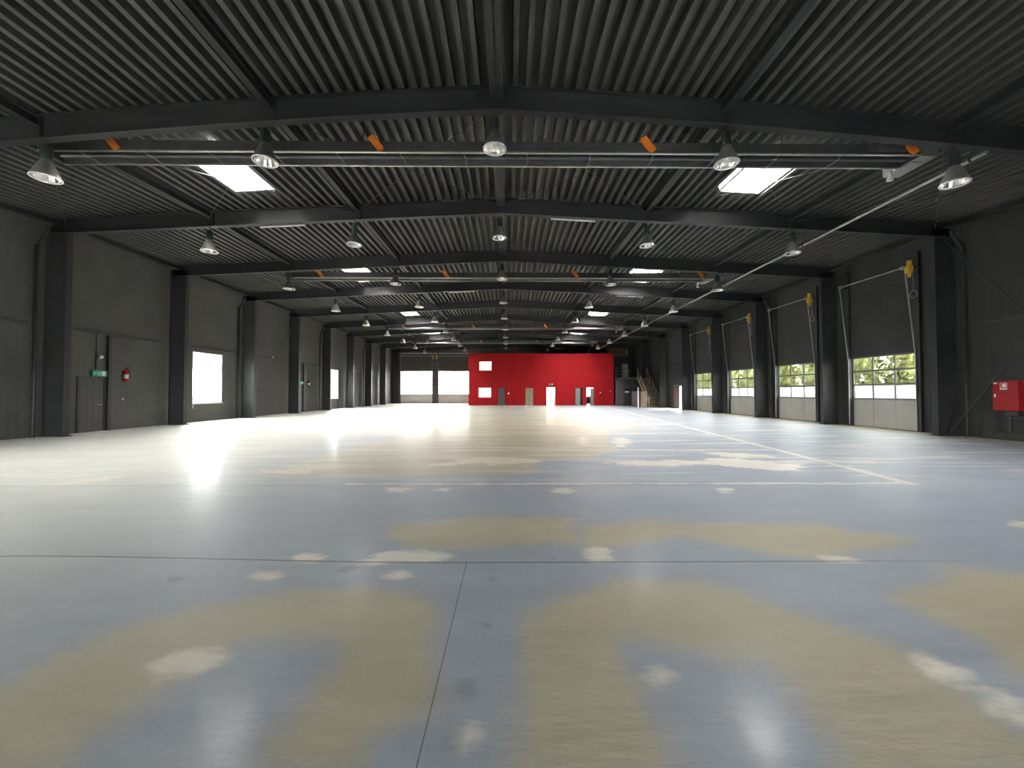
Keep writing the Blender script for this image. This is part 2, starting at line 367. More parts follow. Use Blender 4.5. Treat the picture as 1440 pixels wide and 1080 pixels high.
    # dirt blotches, the rough crack across and the saw cut along the floor
    fd = mth('MULTIPLY', step(mth('ADD', attr('dark'), mth('MULTIPLY', n2, .06)), -.02, .04), .3)
    c = mix(fd, c, (.12, .12, .12))
    yc = mth('ADD', mth('SUBTRACT', mth('SUBTRACT', Y, 3.575), mth('MULTIPLY', step(X, -4.6, -.2), .18)), mth('MULTIPLY', n2, .02))
    cr = mth('MULTIPLY', step(mth('ABSOLUTE', yc), .006, .016), mth('MULTIPLY', step(X, 2.0, 5.0), .75))
    sc = mth('MULTIPLY', step(mth('ABSOLUTE', mth('SUBTRACT', X, -.255)), .0018, .0045), mth('MULTIPLY', mth('LESS_THAN', Y, 3.57), .8))
    y2 = mth('ADD', mth('SUBTRACT', Y, 6.52), mth('MULTIPLY', n2, .03))
    cr2 = mth('MULTIPLY', step(mth('ABSOLUTE', y2), .008, .02), mth('MULTIPLY', mth('LESS_THAN', X, 5.0), .45))
    c = mix(mth('MAXIMUM', cr, mth('MAXIMUM', sc, cr2)), c, (.07, .07, .065))
    g = mth('ADD', .78, mth('ADD', mth('MULTIPLY', noise(42, 3), .16), mth('MULTIPLY', noise(1.1, 7, (.6, 1.3, 1), .65), .28)))
    mm = N.new('ShaderNodeMix'); mm.data_type = 'RGBA'; mm.blend_type = 'MULTIPLY'; mm.inputs['Factor'].default_value = 1
    L.new(c, mm.inputs[6]); cc = N.new('ShaderNodeCombineXYZ')
    for i in range(3): L.new(g, cc.inputs[i])
    L.new(cc.outputs[0], mm.inputs[7]); L.new(mm.outputs[2], bs.inputs['Base Color'])
    r = mth('ADD', .46, mth('ADD', mth('MULTIPLY', n4, .1), mth('MULTIPLY', ff, .15)))
    L.new(r, bs.inputs['Roughness'])
    bs.inputs['Specular IOR Level'].default_value = .13
    bs.inputs['Coat Weight'].default_value = .05; bs.inputs['Coat Roughness'].default_value = .17
    bp = N.new('ShaderNodeBump'); bp.inputs['Strength'].default_value = .5; bp.inputs['Distance'].default_value = .02
    L.new(noise(3.2, 6, (.45, 1.5, 1), .6), bp.inputs['Height']); L.new(bp.outputs['Normal'], bs.inputs['Normal'])
    return m
make_floor()

# ------------------------------------------------------------------ walls
T = .12
GLZ = {}            # openings
left_windows = [(y + 1.55, y + 3.7, .96, 3.68) for y in (FR[4], FR[7], FR[1])]
right_doors = [(FR[k] + 1.4, FR[k] + 4.38, 0.0, 3.12) for k in (3, 4, 5, 6)]
gap_door = (35.9, 36.65, 0.0, 2.15)
end_doors = [(-14.95, -10.56, 0.0, 4.52), (-9.66, -5.27, 0.0, 4.52)]
room_windows = [(-4.35, -2.0, 4.3, 6.05), (-4.35, -2.0, .8, 2.45), (5.15, 7.0, 0.0, 2.5), (10.0, 12.1, .9, 2.45)]
front_fill_windows = [(-11.4, -8.6, 1.0, 2.5), (4.8, 7.2, 1.0, 2.5)]  # windows added in the unseen gable to brighten the near floor

m = MB()
for a, b, c, d in holes(YF, YE, 0, 7.9, left_windows): m.box(-XW - T, -XW, a, b, c, d)
tag(m.build('wall_left', M_WALLY), 'long dark grey panelled side wall with two bright windows', 'wall', kind='structure')
m = MB()
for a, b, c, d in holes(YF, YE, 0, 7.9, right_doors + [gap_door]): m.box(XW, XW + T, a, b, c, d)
tag(m.build('wall_right', M_WALL_SHADED), 'long dark grey side wall with a row of overhead doors', 'wall', kind='structure')
m = MB()
for a, b, c, d in holes(-XW - T, XW + T, 0, 8.6, end_doors + room_windows): m.box(a, b, YE, YE + T, c, d)
tag(m.build('wall_end', M_WALLX), 'dark end wall behind the red block, with two big bright doors', 'wall', kind='structure')
m = MB()
for a, b, c, d in holes(-XW - T, XW + T, 0, 8.6, front_fill_windows): m.box(a, b, YF - T, YF, c, d)
tag(m.build('wall_front', M_WALLX), 'dark gable wall behind the viewer', 'wall', kind='structure')

# ------------------------------------------------------------------ corrugated roof with skylight openings
SKY = []            # (x0, x1, y0, y1)
for k in (2, 4, 6, 8):
    for xa in (-8.64, 6.90): SKY.append((xa, xa + 1.34, FR[k] + (1.72 if k == 2 else 1.1), FR[k] + (3.75 if k == 2 else 4.0)))
PITCH = .28
def make_ceiling():
    xs = []
    x = -16.3
    while x < 16.3:
        xs += [(x, 0.0), (x + .105, 0.0), (x + .12, .22), (x + .265, .22)]
        x += PITCH
    xs.append((x, 0.0))
    ys = sorted({YF - .1, 2, FR[2], FR[3], YE + .1, *[a for s in SKY for a in s[2:]]})
    m = MB()
    vs = [(x, y, deck_z(x, y) + h) for y in ys for x, h in xs]
    n = len(xs); fs = []
    for j in range(len(ys) - 1):
        for i in range(n - 1):
            mx, my = (xs[i][0] + xs[i + 1][0]) / 2, (ys[j] + ys[j + 1]) / 2
            if any(s[0] < mx < s[1] and s[2] < my < s[3] for s in SKY): continue
            fs.append((j * n + i, (j + 1) * n + i, (j + 1) * n + i + 1, j * n + i + 1))
    m.add(vs, fs)
    tag(m.build('ceiling', M_ROOF), 'dark corrugated steel roof deck over the whole hall', 'ceiling', kind='structure')
make_ceiling()

SIDE = lambda x: 'left' if x < 0 else 'right'
skybay = {2: 'just behind the nearest roof beam', 4: 'between the third and fourth roof beams', 6: 'between the fifth and sixth roof beams', 8: 'between the seventh and eighth roof beams'}
for i, (x0, x1, y0, y1) in enumerate(SKY):
    k = (2, 4, 6, 8)[i // 2]
    xc, yc = (x0 + x1) / 2, (y0 + y1) / 2
    zb = lambda x, y: deck_z(x, y) - .012
    t = thing('skylight', f'white skylight {skybay[k]}, {"left" if xc < 0 else "right"} of ridge', 'skylight', (xc, yc, deck_z(xc, yc)), group='roof skylights')
    x0, x1 = x0 + .05, x1 - .05
    up = .62; ix, iy = .22, .24
    lo = [(x0, y0, zb(x0, y0)), (x1, y0, zb(x1, y0)), (x1, y1, zb(x1, y1)), (x0, y1, zb(x0, y1))]
    zt = deck_z(xc, yc) + up
    hi = [(x0 + ix, y0 + iy, zt), (x1 - ix, y0 + iy, zt), (x1 - ix, y1 - iy, zt), (x0 + ix, y1 - iy, zt)]
    m = MB(); m.add(lo + hi, [(0, 1, 5, 4), (1, 2, 6, 5), (2, 3, 7, 6), (3, 0, 4, 7)]); m.build('curb', M_WELL, t)
    m = MB()
    e = .08
    ring = [(x0 - e, y0 - e), (x1 + e, y0 - e), (x1 + e, y1 + e), (x0 - e, y1 + e)]
    outr = [(a, b, zb(a, b) - .004) for a, b in ring]
    inn = [(a, b, c - .004) for a, b, c in lo]
    m.add(outr + inn, [(0, 1, 5, 4), (1, 2, 6, 5), (2, 3, 7, 6), (3, 0, 4, 7)])
    m.build('trim_flange', M_ROOF, t)
    m = MB(); s = lambda z, q: [(hi[0][0] + q, hi[0][1] + q, z), (hi[1][0] - q, hi[1][1] + q, z), (hi[2][0] - q, hi[2][1] - q, z), (hi[3][0] + q, hi[3][1] - q, z)]
    m.add(s(zt, 0) + s(zt + .12, .2), [(0, 1, 5, 4), (1, 2, 6, 5), (2, 3, 7, 6), (3, 0, 4, 7), (4, 5, 6, 7)])
    m.build('dome', M_OPAL, t)
    GLZ[f'sky{i}'] = ((xc, yc, zt + .16), (0, 0, 0), x1 - x0 - 2 * ix, y1 - y0 - 2 * iy)

# ------------------------------------------------------------------ portal frames
def frame_name(k):
    if k < VIS: return f'dark steel portal frame behind the viewer, {"second" if k == 1 else "first"} from the front gable'
    if k == 11: return 'dark steel portal frame standing against the end wall'
    if k == 10: return 'dark steel portal frame over the red block'
    return f'dark steel portal frame, {ORD[k - VIS]} from the camera'
FWD, TF, TW = .20, .022, .014
for k, y in enumerate(FR):
    t = thing('portal_frame', frame_name(k), 'steel frame', (0, y, 0), group='portal frames', kind='structure')
    for sgn in (-1, 1):
        m = MB()
        n = 10
        xs = [RX + (sgn * 15.9 - RX) * i / n for i in range(n + 1)]
        for a, b in zip(xs, xs[1:]):
            za, zb_ = soffit(a, y), soffit(b, y); ta, tb = deck_z(a, y) - .006, deck_z(b, y) - .006
            def slab(la, lb, ha, hb, hw):
                p = [(a, y - hw, la), (b, y - hw, lb), (b, y + hw, lb), (a, y + hw, la), (a, y - hw, ha), (b, y - hw, hb), (b, y + hw, hb), (a, y + hw, ha)]
                m.hexa(p)
            slab(za, zb_, za + TF, zb_ + TF, FWD / 2); slab(ta - TF, tb - TF, ta, tb, FWD / 2); slab(za, zb_, ta, tb, TW / 2)
        # stiffeners at the joints
        for xq in (0.16, 5.1, 10.25):
            xq *= sgn; m.box(xq - .006, xq + .006, y - .09, y + .09, soffit(xq, y), deck_z(xq, y) - .01)
        m.build('rafter', M_STEEL, t)
        m = MB()
        zt = soffit(sgn * W, y)
        xi, xo = sgn * W, sgn * 16.02
        m.box(xi, xi + sgn * TF, y - FWD / 2, y + FWD / 2, 0, zt + .02)
        m.box(xo, xo - sgn * TF, y - FWD / 2, y + FWD / 2, 0, zt + .3)
        m.box(xi, xo, y - TW / 2, y + TW / 2, 0, zt + .3)
        m.box(xi, xo, y - .09, y + .09, zt - .01, zt + .012)
        m.box(xi - sgn * .06, xo, y - .16, y + .16, 0.002, .03)
        m.build('column', M_COLUMN, t)

# longitudinal members under the deck, from gable to gable
def longitudinal(x, w, h, label):
    m = MB()
    ys = [YF, 2, FR[2], FR[3], YE]
    for a, b in zip(ys, ys[1:]):
        za, zb = deck_z(x, a) - .008, deck_z(x, b) - .008
        for (u0, u1, lo, hi) in ((-w / 2, w / 2, h, h - .02), (-.01, .01, h, 0), (-w / 2, w / 2, .02, 0)):
            m.hexa([(x + u0, a, za - lo), (x + u1, a, za - lo), (x + u1, b, zb - lo), (x + u0, b, zb - lo), (x + u0, a, za - hi), (x + u1, a, za - hi), (x + u1, b, zb - hi), (x + u0, b, zb - hi)])
    tag(m.build('roof_beam', M_STEEL), label, 'steel beam', kind='structure')
longitudinal(RX, .30, .26, 'long steel ridge beam running down the middle of the roof')
longitudinal(-5.25, .16, .22, 'long steel roof beam midway between ridge and left skylights')
longitudinal(5.05, .16, .22, 'long steel roof beam midway between ridge and right skylights')
longitudinal(-10.4, .16, .22, 'long steel roof beam between the left skylights and left wall')
longitudinal(10.2, .16, .22, 'long steel roof beam between the right skylights and right wall')
longitudinal(-15.75, .18, .2, 'long steel eaves beam along the top of the left wall')
longitudinal(15.75, .18, .2, 'long steel eaves beam along the top of the right wall')

# roof bracing: thin crossed rods in the second roof bay
node = [-15.3, -10.4, -5.25, RX, 5.05, 10.2, 15.3]
seg = ['left wall panel', 'left skylight panel', 'panel just left of the ridge', 'panel just right of the ridge', 'right skylight panel', 'right wall panel']
for k, bayn in ((2, 'behind the nearest roof beam'), (8, 'behind the seventh roof beam')):
    for i in range(6):
        for a, b, nm in ((node[i], node[i + 1], 'rising to the far right'), (node[i + 1], node[i], 'rising to the far left')):
            m = MB(); y0, y1 = FR[k] + .12, FR[k + 1] - .12
            m.tube([(a, y0, deck_z(a, y0) - .3), (b, y1, deck_z(b, y1) - .3 - (.02 if a > b else 0))], .011, 6)
            tag(m.build('roof_brace_rod', M_DARKTRIM), f'thin bracing rod {bayn}, {seg[i]}, {nm}', 'bracing rod', group='roof bracing rods', kind='structure')
# wall bracing in the same bay
for sgn in (1,):
    for lo, nm in ((0, 'falling toward the second portal frame'), (1, 'falling toward the nearest portal frame')):
        m = MB(); ya, yb = FR[2] + .15, FR[3] - .15
        m.tube([(sgn * 15.62, yb if not lo else ya, .12), (sgn * (15.62 - .03 * lo), ya if not lo else yb, 6.9)], .022, 8)
        tag(m.build('wall_brace_rod', M_DARKTRIM), f'thin diagonal bracing rod before the {SIDE(sgn)} wall, {nm}', 'bracing rod', group='wall bracing rods', kind='structure')

# horizontal wall rails, plinth
for nm, sgn in (('trim_1', -1), ('trim_2', 1)):
    m = MB()
    for k in range(len(FR) - 1):
        if sgn > 0 and k in (1, 3, 4, 5, 6): continue
        a, b = FR[k] + .45, FR[k + 1] - .45
        m.box(sgn * XW, sgn * (XW - .09), a, b, 3.86, 3.96)
    tag(m.build(nm, M_DARKTRIM), f'dark horizontal steel rail at mid height of the {SIDE(sgn)} wall', 'wall rail', kind='structure')
m = MB(); m.box(-16.0, -4.7, YE, YE - .1, 6.95, 7.08)
tag(m.build('trim_3', M_GREY), 'thin grey rail across the end wall above the big doors', 'wall rail', kind='structure')
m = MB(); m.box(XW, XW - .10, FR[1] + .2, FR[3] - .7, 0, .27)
tag(m.build('baseboard_right', M_WALL_SHADED), 'low grey plinth at the foot of the right wall below the hose cabinet', 'baseboard', kind='structure')
# ------------------------------------------------------------------ high-bay lamps, five under every frame
def make_lamp():
    t = thing('pendant_lamp', 'lamp', 'lamp', (0, 0, 0), group='bell shaped lamps under the roof beams')
    m = MB(); m.tube([(0, 0, .02), (0, 0, -.10)], .012, 8); m.lathe([(.0, -.16), (.03, -.15), (.035, -.10), (.02, -.09)], n=10)
    m.box(-.05, .05, -.03, .03, -.012, 0.0)
    m.build('hook', M_DARKTRIM, t)
    m = MB(); m.lathe([(.0, -.13), (.075, -.13), (.095, -.15), (.095, -.43), (.08, -.46), (.0, -.46)], n=20)
    for k in range(8):
        a = 2 * PI * k / 8; m.bar((.098 * math.cos(a), .098 * math.sin(a), -.17), (.098 * math.cos(a), .098 * math.sin(a), -.42), .008, .012, (math.cos(a), math.sin(a), 0))
    m.build('ballast_housing', M_BALLAST, t)
    m = MB()
    m.lathe([(.075, -.455), (.10, -.47), (.125, -.53), (.165, -.62), (.21, -.72), (.25, -.82), (.252, -.845)], n=28, smooth=False)
    sh = m.build('shade', M_BRONZE, t)
    m = MB()
    m.lathe([(.244, -.845), (.242, -.82), (.202, -.72), (.157, -.62), (.117, -.53), (.09, -.475), (.0, -.475)], n=28, smooth=False)
    m.build('reflector', M_ALU, sh)
    m = MB(); m.lathe([(.243, -.84), (.262, -.838), (.266, -.852), (.258, -.866), (.246, -.86), (.243, -.84)], n=32)
    m.build('rim', M_WFRAME, sh)
    m = MB(); m.lathe([(.0, -.475), (.03, -.48), (.03, -.53), (.055, -.60), (.06, -.66), (.04, -.73), (.0, -.75)], n=16)
    m.build('bulb', M_BULB, t)
    return t
LX = [-10.42, -5.33, -.19, 5.06, 10.27]
LPOS = ['nearest the left wall', 'midway left', 'at the ridge', 'midway right', 'nearest the right wall']
lamp = make_lamp(); first = True
for r, k in enumerate(range(VIS, 11)):
    for j, x in enumerate(LX):
        o = lamp if first else copy_tree(lamp)
        first = False
        if r == 0 and j == 0: x += .24
        o.location = (x, FR[k], soffit(x, FR[k]) - .002)
        rt = ROW[r]
        o['label'] = f'bell shaped pendant lamp under the {rt}, {LPOS[j]}'

# ------------------------------------------------------------------ radiant heaters across the hall
HY = [(FR[2] + .40, 'just behind the nearest roof beam'), (FR[4] + .40, 'just behind the third roof beam'), (FR[7] + .40, 'just behind the sixth roof beam'), (FR[9] + .40, 'just behind the eighth roof beam')]
for hi, (y0, where) in enumerate(HY):
    zb, zt = 7.19, 7.47; x0, x1 = -10.85, 9.95; y1 = y0 + .56
    t = thing('radiant_heater', f'long horizontal tube heater {where}, with grey hood and orange brackets', 'heater', (0, (y0 + y1) / 2, zt), group='tube heaters across the hall')
    m = MB()
    th = .012
    prof = [(y0, zb), (y0 + .05, zt), (y1 - .05, zt), (y1, zb)]
    inn = [(y0 + th, zb), (y0 + .05 + th, zt - th), (y1 - .05 - th, zt - th), (y1 - th, zb)]
    for a in (prof, inn):
        m.add([(x0, p, q) for p, q in a] + [(x1, p, q) for p, q in a], [(i, i + 1, 5 + i, 4 + i) for i in range(3)])
    for xx in (x0, x1):
        m.add([(xx, p, q) for p, q in prof], [(0, 1, 2, 3)])
    m.build('hood', M_HOOD, t)
    m = MB()
    for yy in (y0, y1): m.box(x0, x1, yy - .022, yy + .022, zb - .022, zb + .012)
    m.build('hood_lip', M_GALV, t, label='bright folded edge of the hood')
    for yy in (y0 + .17, y1 - .17):
        m = MB(); m.tube([(x0 + .1, yy, zb + .11), (x1, yy, zb + .11)], .05, 10); m.build('burner_tube', M_HOOD, t)
    nclip = 14
    for c in range(nclip):
        xx = x0 + .9 + c * 1.5
        if xx > x1 - .4: break
        m = MB(); m.tube([(xx, y0, zb - .012), (xx + .05, (y0 + y1) / 2, zb - .03), (xx + .02, y1, zb - .012)], .007, 6)
        m.build('tube_clip', M_GALV, t)
    for xx in (-9.0, -2.85, 3.55, 9.8):
        m = MB()
        m.bar((xx, y0 - .02, zb + .02), (xx - .26, y0 - .03, zt + .06), .075, .15, (1, 0, 0))
        m.bar((xx - .26, y0 - .03, zt + .05), (xx - .26, y1 - .1, zt + .05), .05, .06)
        m.build('bracket', M_ORANGE, t, label='slanted orange painted hanging bracket')
    for xx in (-8.5, -3.4, 1.7, 6.8):
        m = MB(); m.tube([(xx, (y0 + y1) / 2, zt), (xx, (y0 + y1) / 2, deck_z(xx, (y0 + y1) / 2) - .002)], .008, 6); m.build('hanger', M_DARKTRIM, t)
    m = MB(); m.box(x1 + .002, x1 + .42, y0 + .02, y1 + .42, zb - .02, zb + .22); m.box(x1 + .05, x1 + .3, y0 + .25, y1 + .3, zb - .045, zb - .02)
    b = m.build('burner_box', M_GREY, t)
    m = MB(); m.lathe([(.0, 0), (.04, 0), (.045, -.14), (.07, -.2), (.072, -.24), (.0, -.235)], c=(x1 - .12, y1 + .1, zb - .03), n=14); m.build('flue_cap', M_WFRAME, b)
    m = MB(); m.box(x1 - 1.35, x1 - .42, y0 - .045, y0 - .005, zb + .06, zb + .19); m.box(x1 - 1.3, x1 - .47, y0 - .055, y0 - .045, zb + .08, zb + .17)
    m.build('junction_plate', M_PURPLE, t)

# ------------------------------------------------------------------ long pipe along the right side of the roof
t = thing('conduit_pipe', 'long straight light grey pipe running the length of the roof on the right', 'pipe', (10.66, 8.5, 6.83))
m = MB(); m.tube([(10.66, 8.45, 6.83), (10.66, 30, 6.70), (10.66, 46.3, 6.62)], .042, 10); m.build('pipe', M_GALV, t)
for k in range(2, 10):
    y = FR[k]; zp = 6.83 - .0055 * (y - 8.45)
    m = MB(); m.tube([(10.66, y, zp), (10.66, y, soffit(10.66, y))], .008, 6); m.box(10.61, 10.71, y - .02, y + .02, zp - .05, zp + .05); m.build('hanger', M_DARKTRIM, t)

# ------------------------------------------------------------------ fluorescent battens
for x, k, nm in ((-7.95, 3, 'second roof beam, left of the ridge'), (2.45, 3, 'second roof beam, right of the ridge'), (-2.75, 5, 'fourth roof beam, left of the ridge'), (7.65, 5, 'fourth roof beam, right of the ridge')):
    y = FR[k] + .16; L_ = 1.6
    z = soffit(x, y)
    t = thing('batten_light', f'white batten light under the {nm}', 'light fitting', (x, y, z), group='fluorescent battens')
    sl = RISE * (-1 if x > RX else 1)
    m = MB(); m.bar((x - L_ / 2, y, z + .03 - sl * L_ / 2), (x + L_ / 2, y, z + .03 + sl * L_ / 2), .10, .05); m.build('housing', M_WHITE, t)
    m = MB(); m.tube([(x - L_ / 2 + .05, y, z - .015 - sl * L_ / 2), (x + L_ / 2 - .05, y, z - .015 + sl * L_ / 2)], .02, 8); m.build('tube', M_BULB, t)
    for e in (-1, 1):
        xx = x + e * (L_ / 2 - .03); m = MB(); m.box(xx - .02, xx + .02, y - .02, y + .02, z - .04 + sl * (xx - x), z + .01 + sl * (xx - x)); m.build('holder', M_WHITE, t)

# ------------------------------------------------------------------ overhead doors
def overhead_door(name, label, P, width, height, rows, glazed, cols, tall, pane, motor=True):
    """P(u, out, z) -> world point: u along the wall from the door's middle, out into the hall"""
    t = thing(name, label, 'overhead door', P(0, 0, 0), group='overhead doors', kind='structure')
    rh = height / rows; cw = width / cols
    def bx(m, u0, u1, o0, o1, z0, z1):
        c = [P(u0, o0, z0), P(u1, o0, z0), P(u1, o1, z0), P(u0, o1, z0), P(u0, o0, z1), P(u1, o0, z1), P(u1, o1, z1), P(u0, o1, z1)]
        m.hexa(c)
    m = MB()
    for r in range(rows + 1):
        z = r * rh
        if r >= rows - glazed: bx(m, -width / 2, width / 2, -.075, -.035, max(z - .04, .0), z + .04 if r < rows else z)
    for c in range(cols + 1):
        u = -width / 2 + c * cw
        bx(m, max(u - .03, -width / 2), min(u + .03, width / 2), -.075, -.037, (rows - glazed) * rh, height)
    m.build('door_rails', M_DOORFRAME, t)
    for r in range(rows - glazed, rows):
        m = MB()
        for c in range(cols):
            bx(m, -width / 2 + c * cw + .025, -width / 2 + (c + 1) * cw - .025, -.058, -.052, r * rh + .03, (r + 1) * rh - .03)
        m.build('pane', pane, t)
    for r in range(rows - glazed):
        m = MB()
        for c in range(cols):
            bx(m, -width / 2 + c * cw + .008, -width / 2 + (c + 1) * cw - .008, -.08, -.04, r * rh + .012, (r + 1) * rh - .006)
        bx(m, -width / 2, width / 2, -.08, -.055, r * rh + .001, (r + 1) * rh)
        m.build('panel', M_DOORPANEL, t)
    m = MB(); bx(m, -width / 2, width / 2, -.085, -.03, 0.0, .012); m.build('bottom_seal', M_BLACK, t)
    m = MB()
    for s in (-1, 1):
        bx(m, s * (width / 2 + .02), s * (width / 2 + .17), .003, .12, 0.0, tall + .6)
    bx(m, -width / 2 - .17, width / 2 + .17, .003, .05, height, height + .05)
    m.build('jamb', M_DARKTRIM, t)
    lean = .36; ht = tall
    for s in (-1, 1):
        m = MB(); u = s * (width / 2 + .03)
        m.tube([P(u, .14, .05), P(u, .15, height * .95), P(u, .15 + lean, ht)], .022, 8)
        m.build('guide_track', M_GREY, t)
    m = MB(); m.tube([P(-width / 2 - .08, .15 + lean, ht), P(width / 2 + .08, .15 + lean, ht)], .025, 10); m.build('shaft', M_GREY, t)
    m = MB(); m.tube([P(-width / 2 - .02, .3, ht - .42), P(width / 2 + .02, .3, ht - .42)], .02, 8); m.build('lower_rail', M_DARKTRIM, t)
    for s in (-1, 1):
        m = MB(); u = s * (width / 2 - .04)
        m.tube([P(u - .05, .15 + lean, ht), P(u + .05, .15 + lean, ht)], .08, 14); m.build('cable_drum', M_GREY, t)
        m = MB(); bx(m, s * (width / 2 + .06), s * (width / 2 + .1), .1, .15 + lean + .05, ht - .06, ht + .04); m.build('bearing_bracket', M_DARKTRIM, t)
    if motor:
        g = MB(); u = -(width / 2 + .22)
        g.tube([P(u, .16 + lean, ht + .0), P(u, .16 + lean, ht + .20)], .085, 14)
        bx(g, u - .09, u + .09, .08 + lean, .26 + lean, ht - .30, ht - .02)
        g.tube([P(u, .16 + lean, ht - .44), P(u, .16 + lean, ht - .30)], .06, 12)
        mo = g.build('motor', M_YELLOW, t, label='yellow door motor at the end of the shaft')
        m = MB(); n = 14; rr = .14
        uu = u - .12; oo = .14 + lean
        m.tube([P(uu, oo, ht - .2), P(uu, oo, ht - 1.0)], .008, 6)
        m.tube([P(uu + rr * math.sin(2 * PI * q / n), oo, ht - 1.14 + rr * math.cos(2 * PI * q / n)) for q in range(n + 1)], .010, 6, False)
        m.build('pull_chain', M_GREY, mo)
    return t
DN = ['nearest overhead door on the right wall, with green trees outside', 'second overhead door from the camera on the right wall', 'third overhead door from the camera on the right wall', 'farthest small overhead door on the right wall']
for i, (a, b, c, d) in enumerate(right_doors):
    yc = (a + b) / 2
    overhead_door(f'door_{i + 1}', DN[i], lambda u, o, z, yc=yc: (XW - o, yc + u, z), b - a, d, 5, 3, 3, 6.45, M_TINT)
for i, (a, b, c, d) in enumerate(end_doors):
    overhead_door(f'door_{i + 5}', ('big bright overhead door in the left corner of the end wall', 'big bright overhead door beside the red block')[i], lambda u, o, z, xc=(a + b) / 2: (xc + u * (1 if i else -1), YE - o, z), b - a, d, 7, 5, 4, 6.6, M_TINT2)

# ------------------------------------------------------------------ windows in the left wall
wl = ['white framed window in the left wall, nearest one in view', 'white framed far window in the left wall, beyond the sixth frame', 'white framed window in the left wall, ahead of the nearest frame']
for i, (a, b, c, d) in enumerate(left_windows):
    t = thing(f'window_{i + 1}', wl[i], 'window', (-XW, (a + b) / 2, c), group='left wall windows', kind='structure')
    xo0, xo1 = -XW - .09, -XW - .03
    m = MB()
    m.box(xo0, xo1, a, a + .06, c, d); m.box(xo0, xo1, b - .06, b, c, d); m.box(xo0, xo1, a + .06, b - .06, c, c + .06); m.box(xo0, xo1, a + .06, b - .06, d - .06, d)
    m.build('window_frame', M_WFRAME, t)
    m = MB(); m.box(xo0, xo1, a + .06, b - .06, d - .66, d - .60); m.build('transom', M_WFRAME, t)
    m = MB(); m.box(xo0, xo1, (a + b) / 2 - .05, (a + b) / 2 + .05, c + .06, d - .66); m.build('mullion', M_WFRAME, t)
    for u0, u1, z0, z1 in ((a + .06, b - .06, d - .6, d - .06), (a + .06, (a + b) / 2 - .05, c + .06, d - .66), ((a + b) / 2 + .05, b - .06, c + .06, d - .66)):
        m = MB(); m.box(-XW - .062, -XW - .056, u0, u1, z0, z1); m.build('pane', M_TINT3, t)
    m = MB(); m.box(-XW - .1, -XW + .03, a - .03, b + .03, c - .035, c - .001); m.build('window_sill', M_WFRAME, t)
    m = MB(); m.box(-XW + .002, -XW + .03, a + .02, a + .05, c - .25, c + .35); m.build('handle', M_WFRAME, t)

for i, (a, b, c, d) in enumerate(front_fill_windows):
    t = thing(f'window_{i + 4}', f'added fill light window in the front gable behind the viewer, {("left", "right")[i]} half', 'window', ((a + b) / 2, YF, c), kind='structure')
    m = MB(); y0, y1 = YF - .09, YF - .03
    m.box(a, a + .06, y0, y1, c, d); m.box(b - .06, b, y0, y1, c, d); m.box(a + .06, b - .06, y0, y1, c, c + .06); m.box(a + .06, b - .06, y0, y1, d - .06, d); m.box((a + b) / 2 - .03, (a + b) / 2 + .03, y0, y1, c + .06, d - .06)
    m.build('window_frame', M_WFRAME, t)
    m = MB(); m.box(a + .06, b - .06, YF - .062, YF - .056, c + .06, d - .06); m.build('pane', M_GLASS, t)

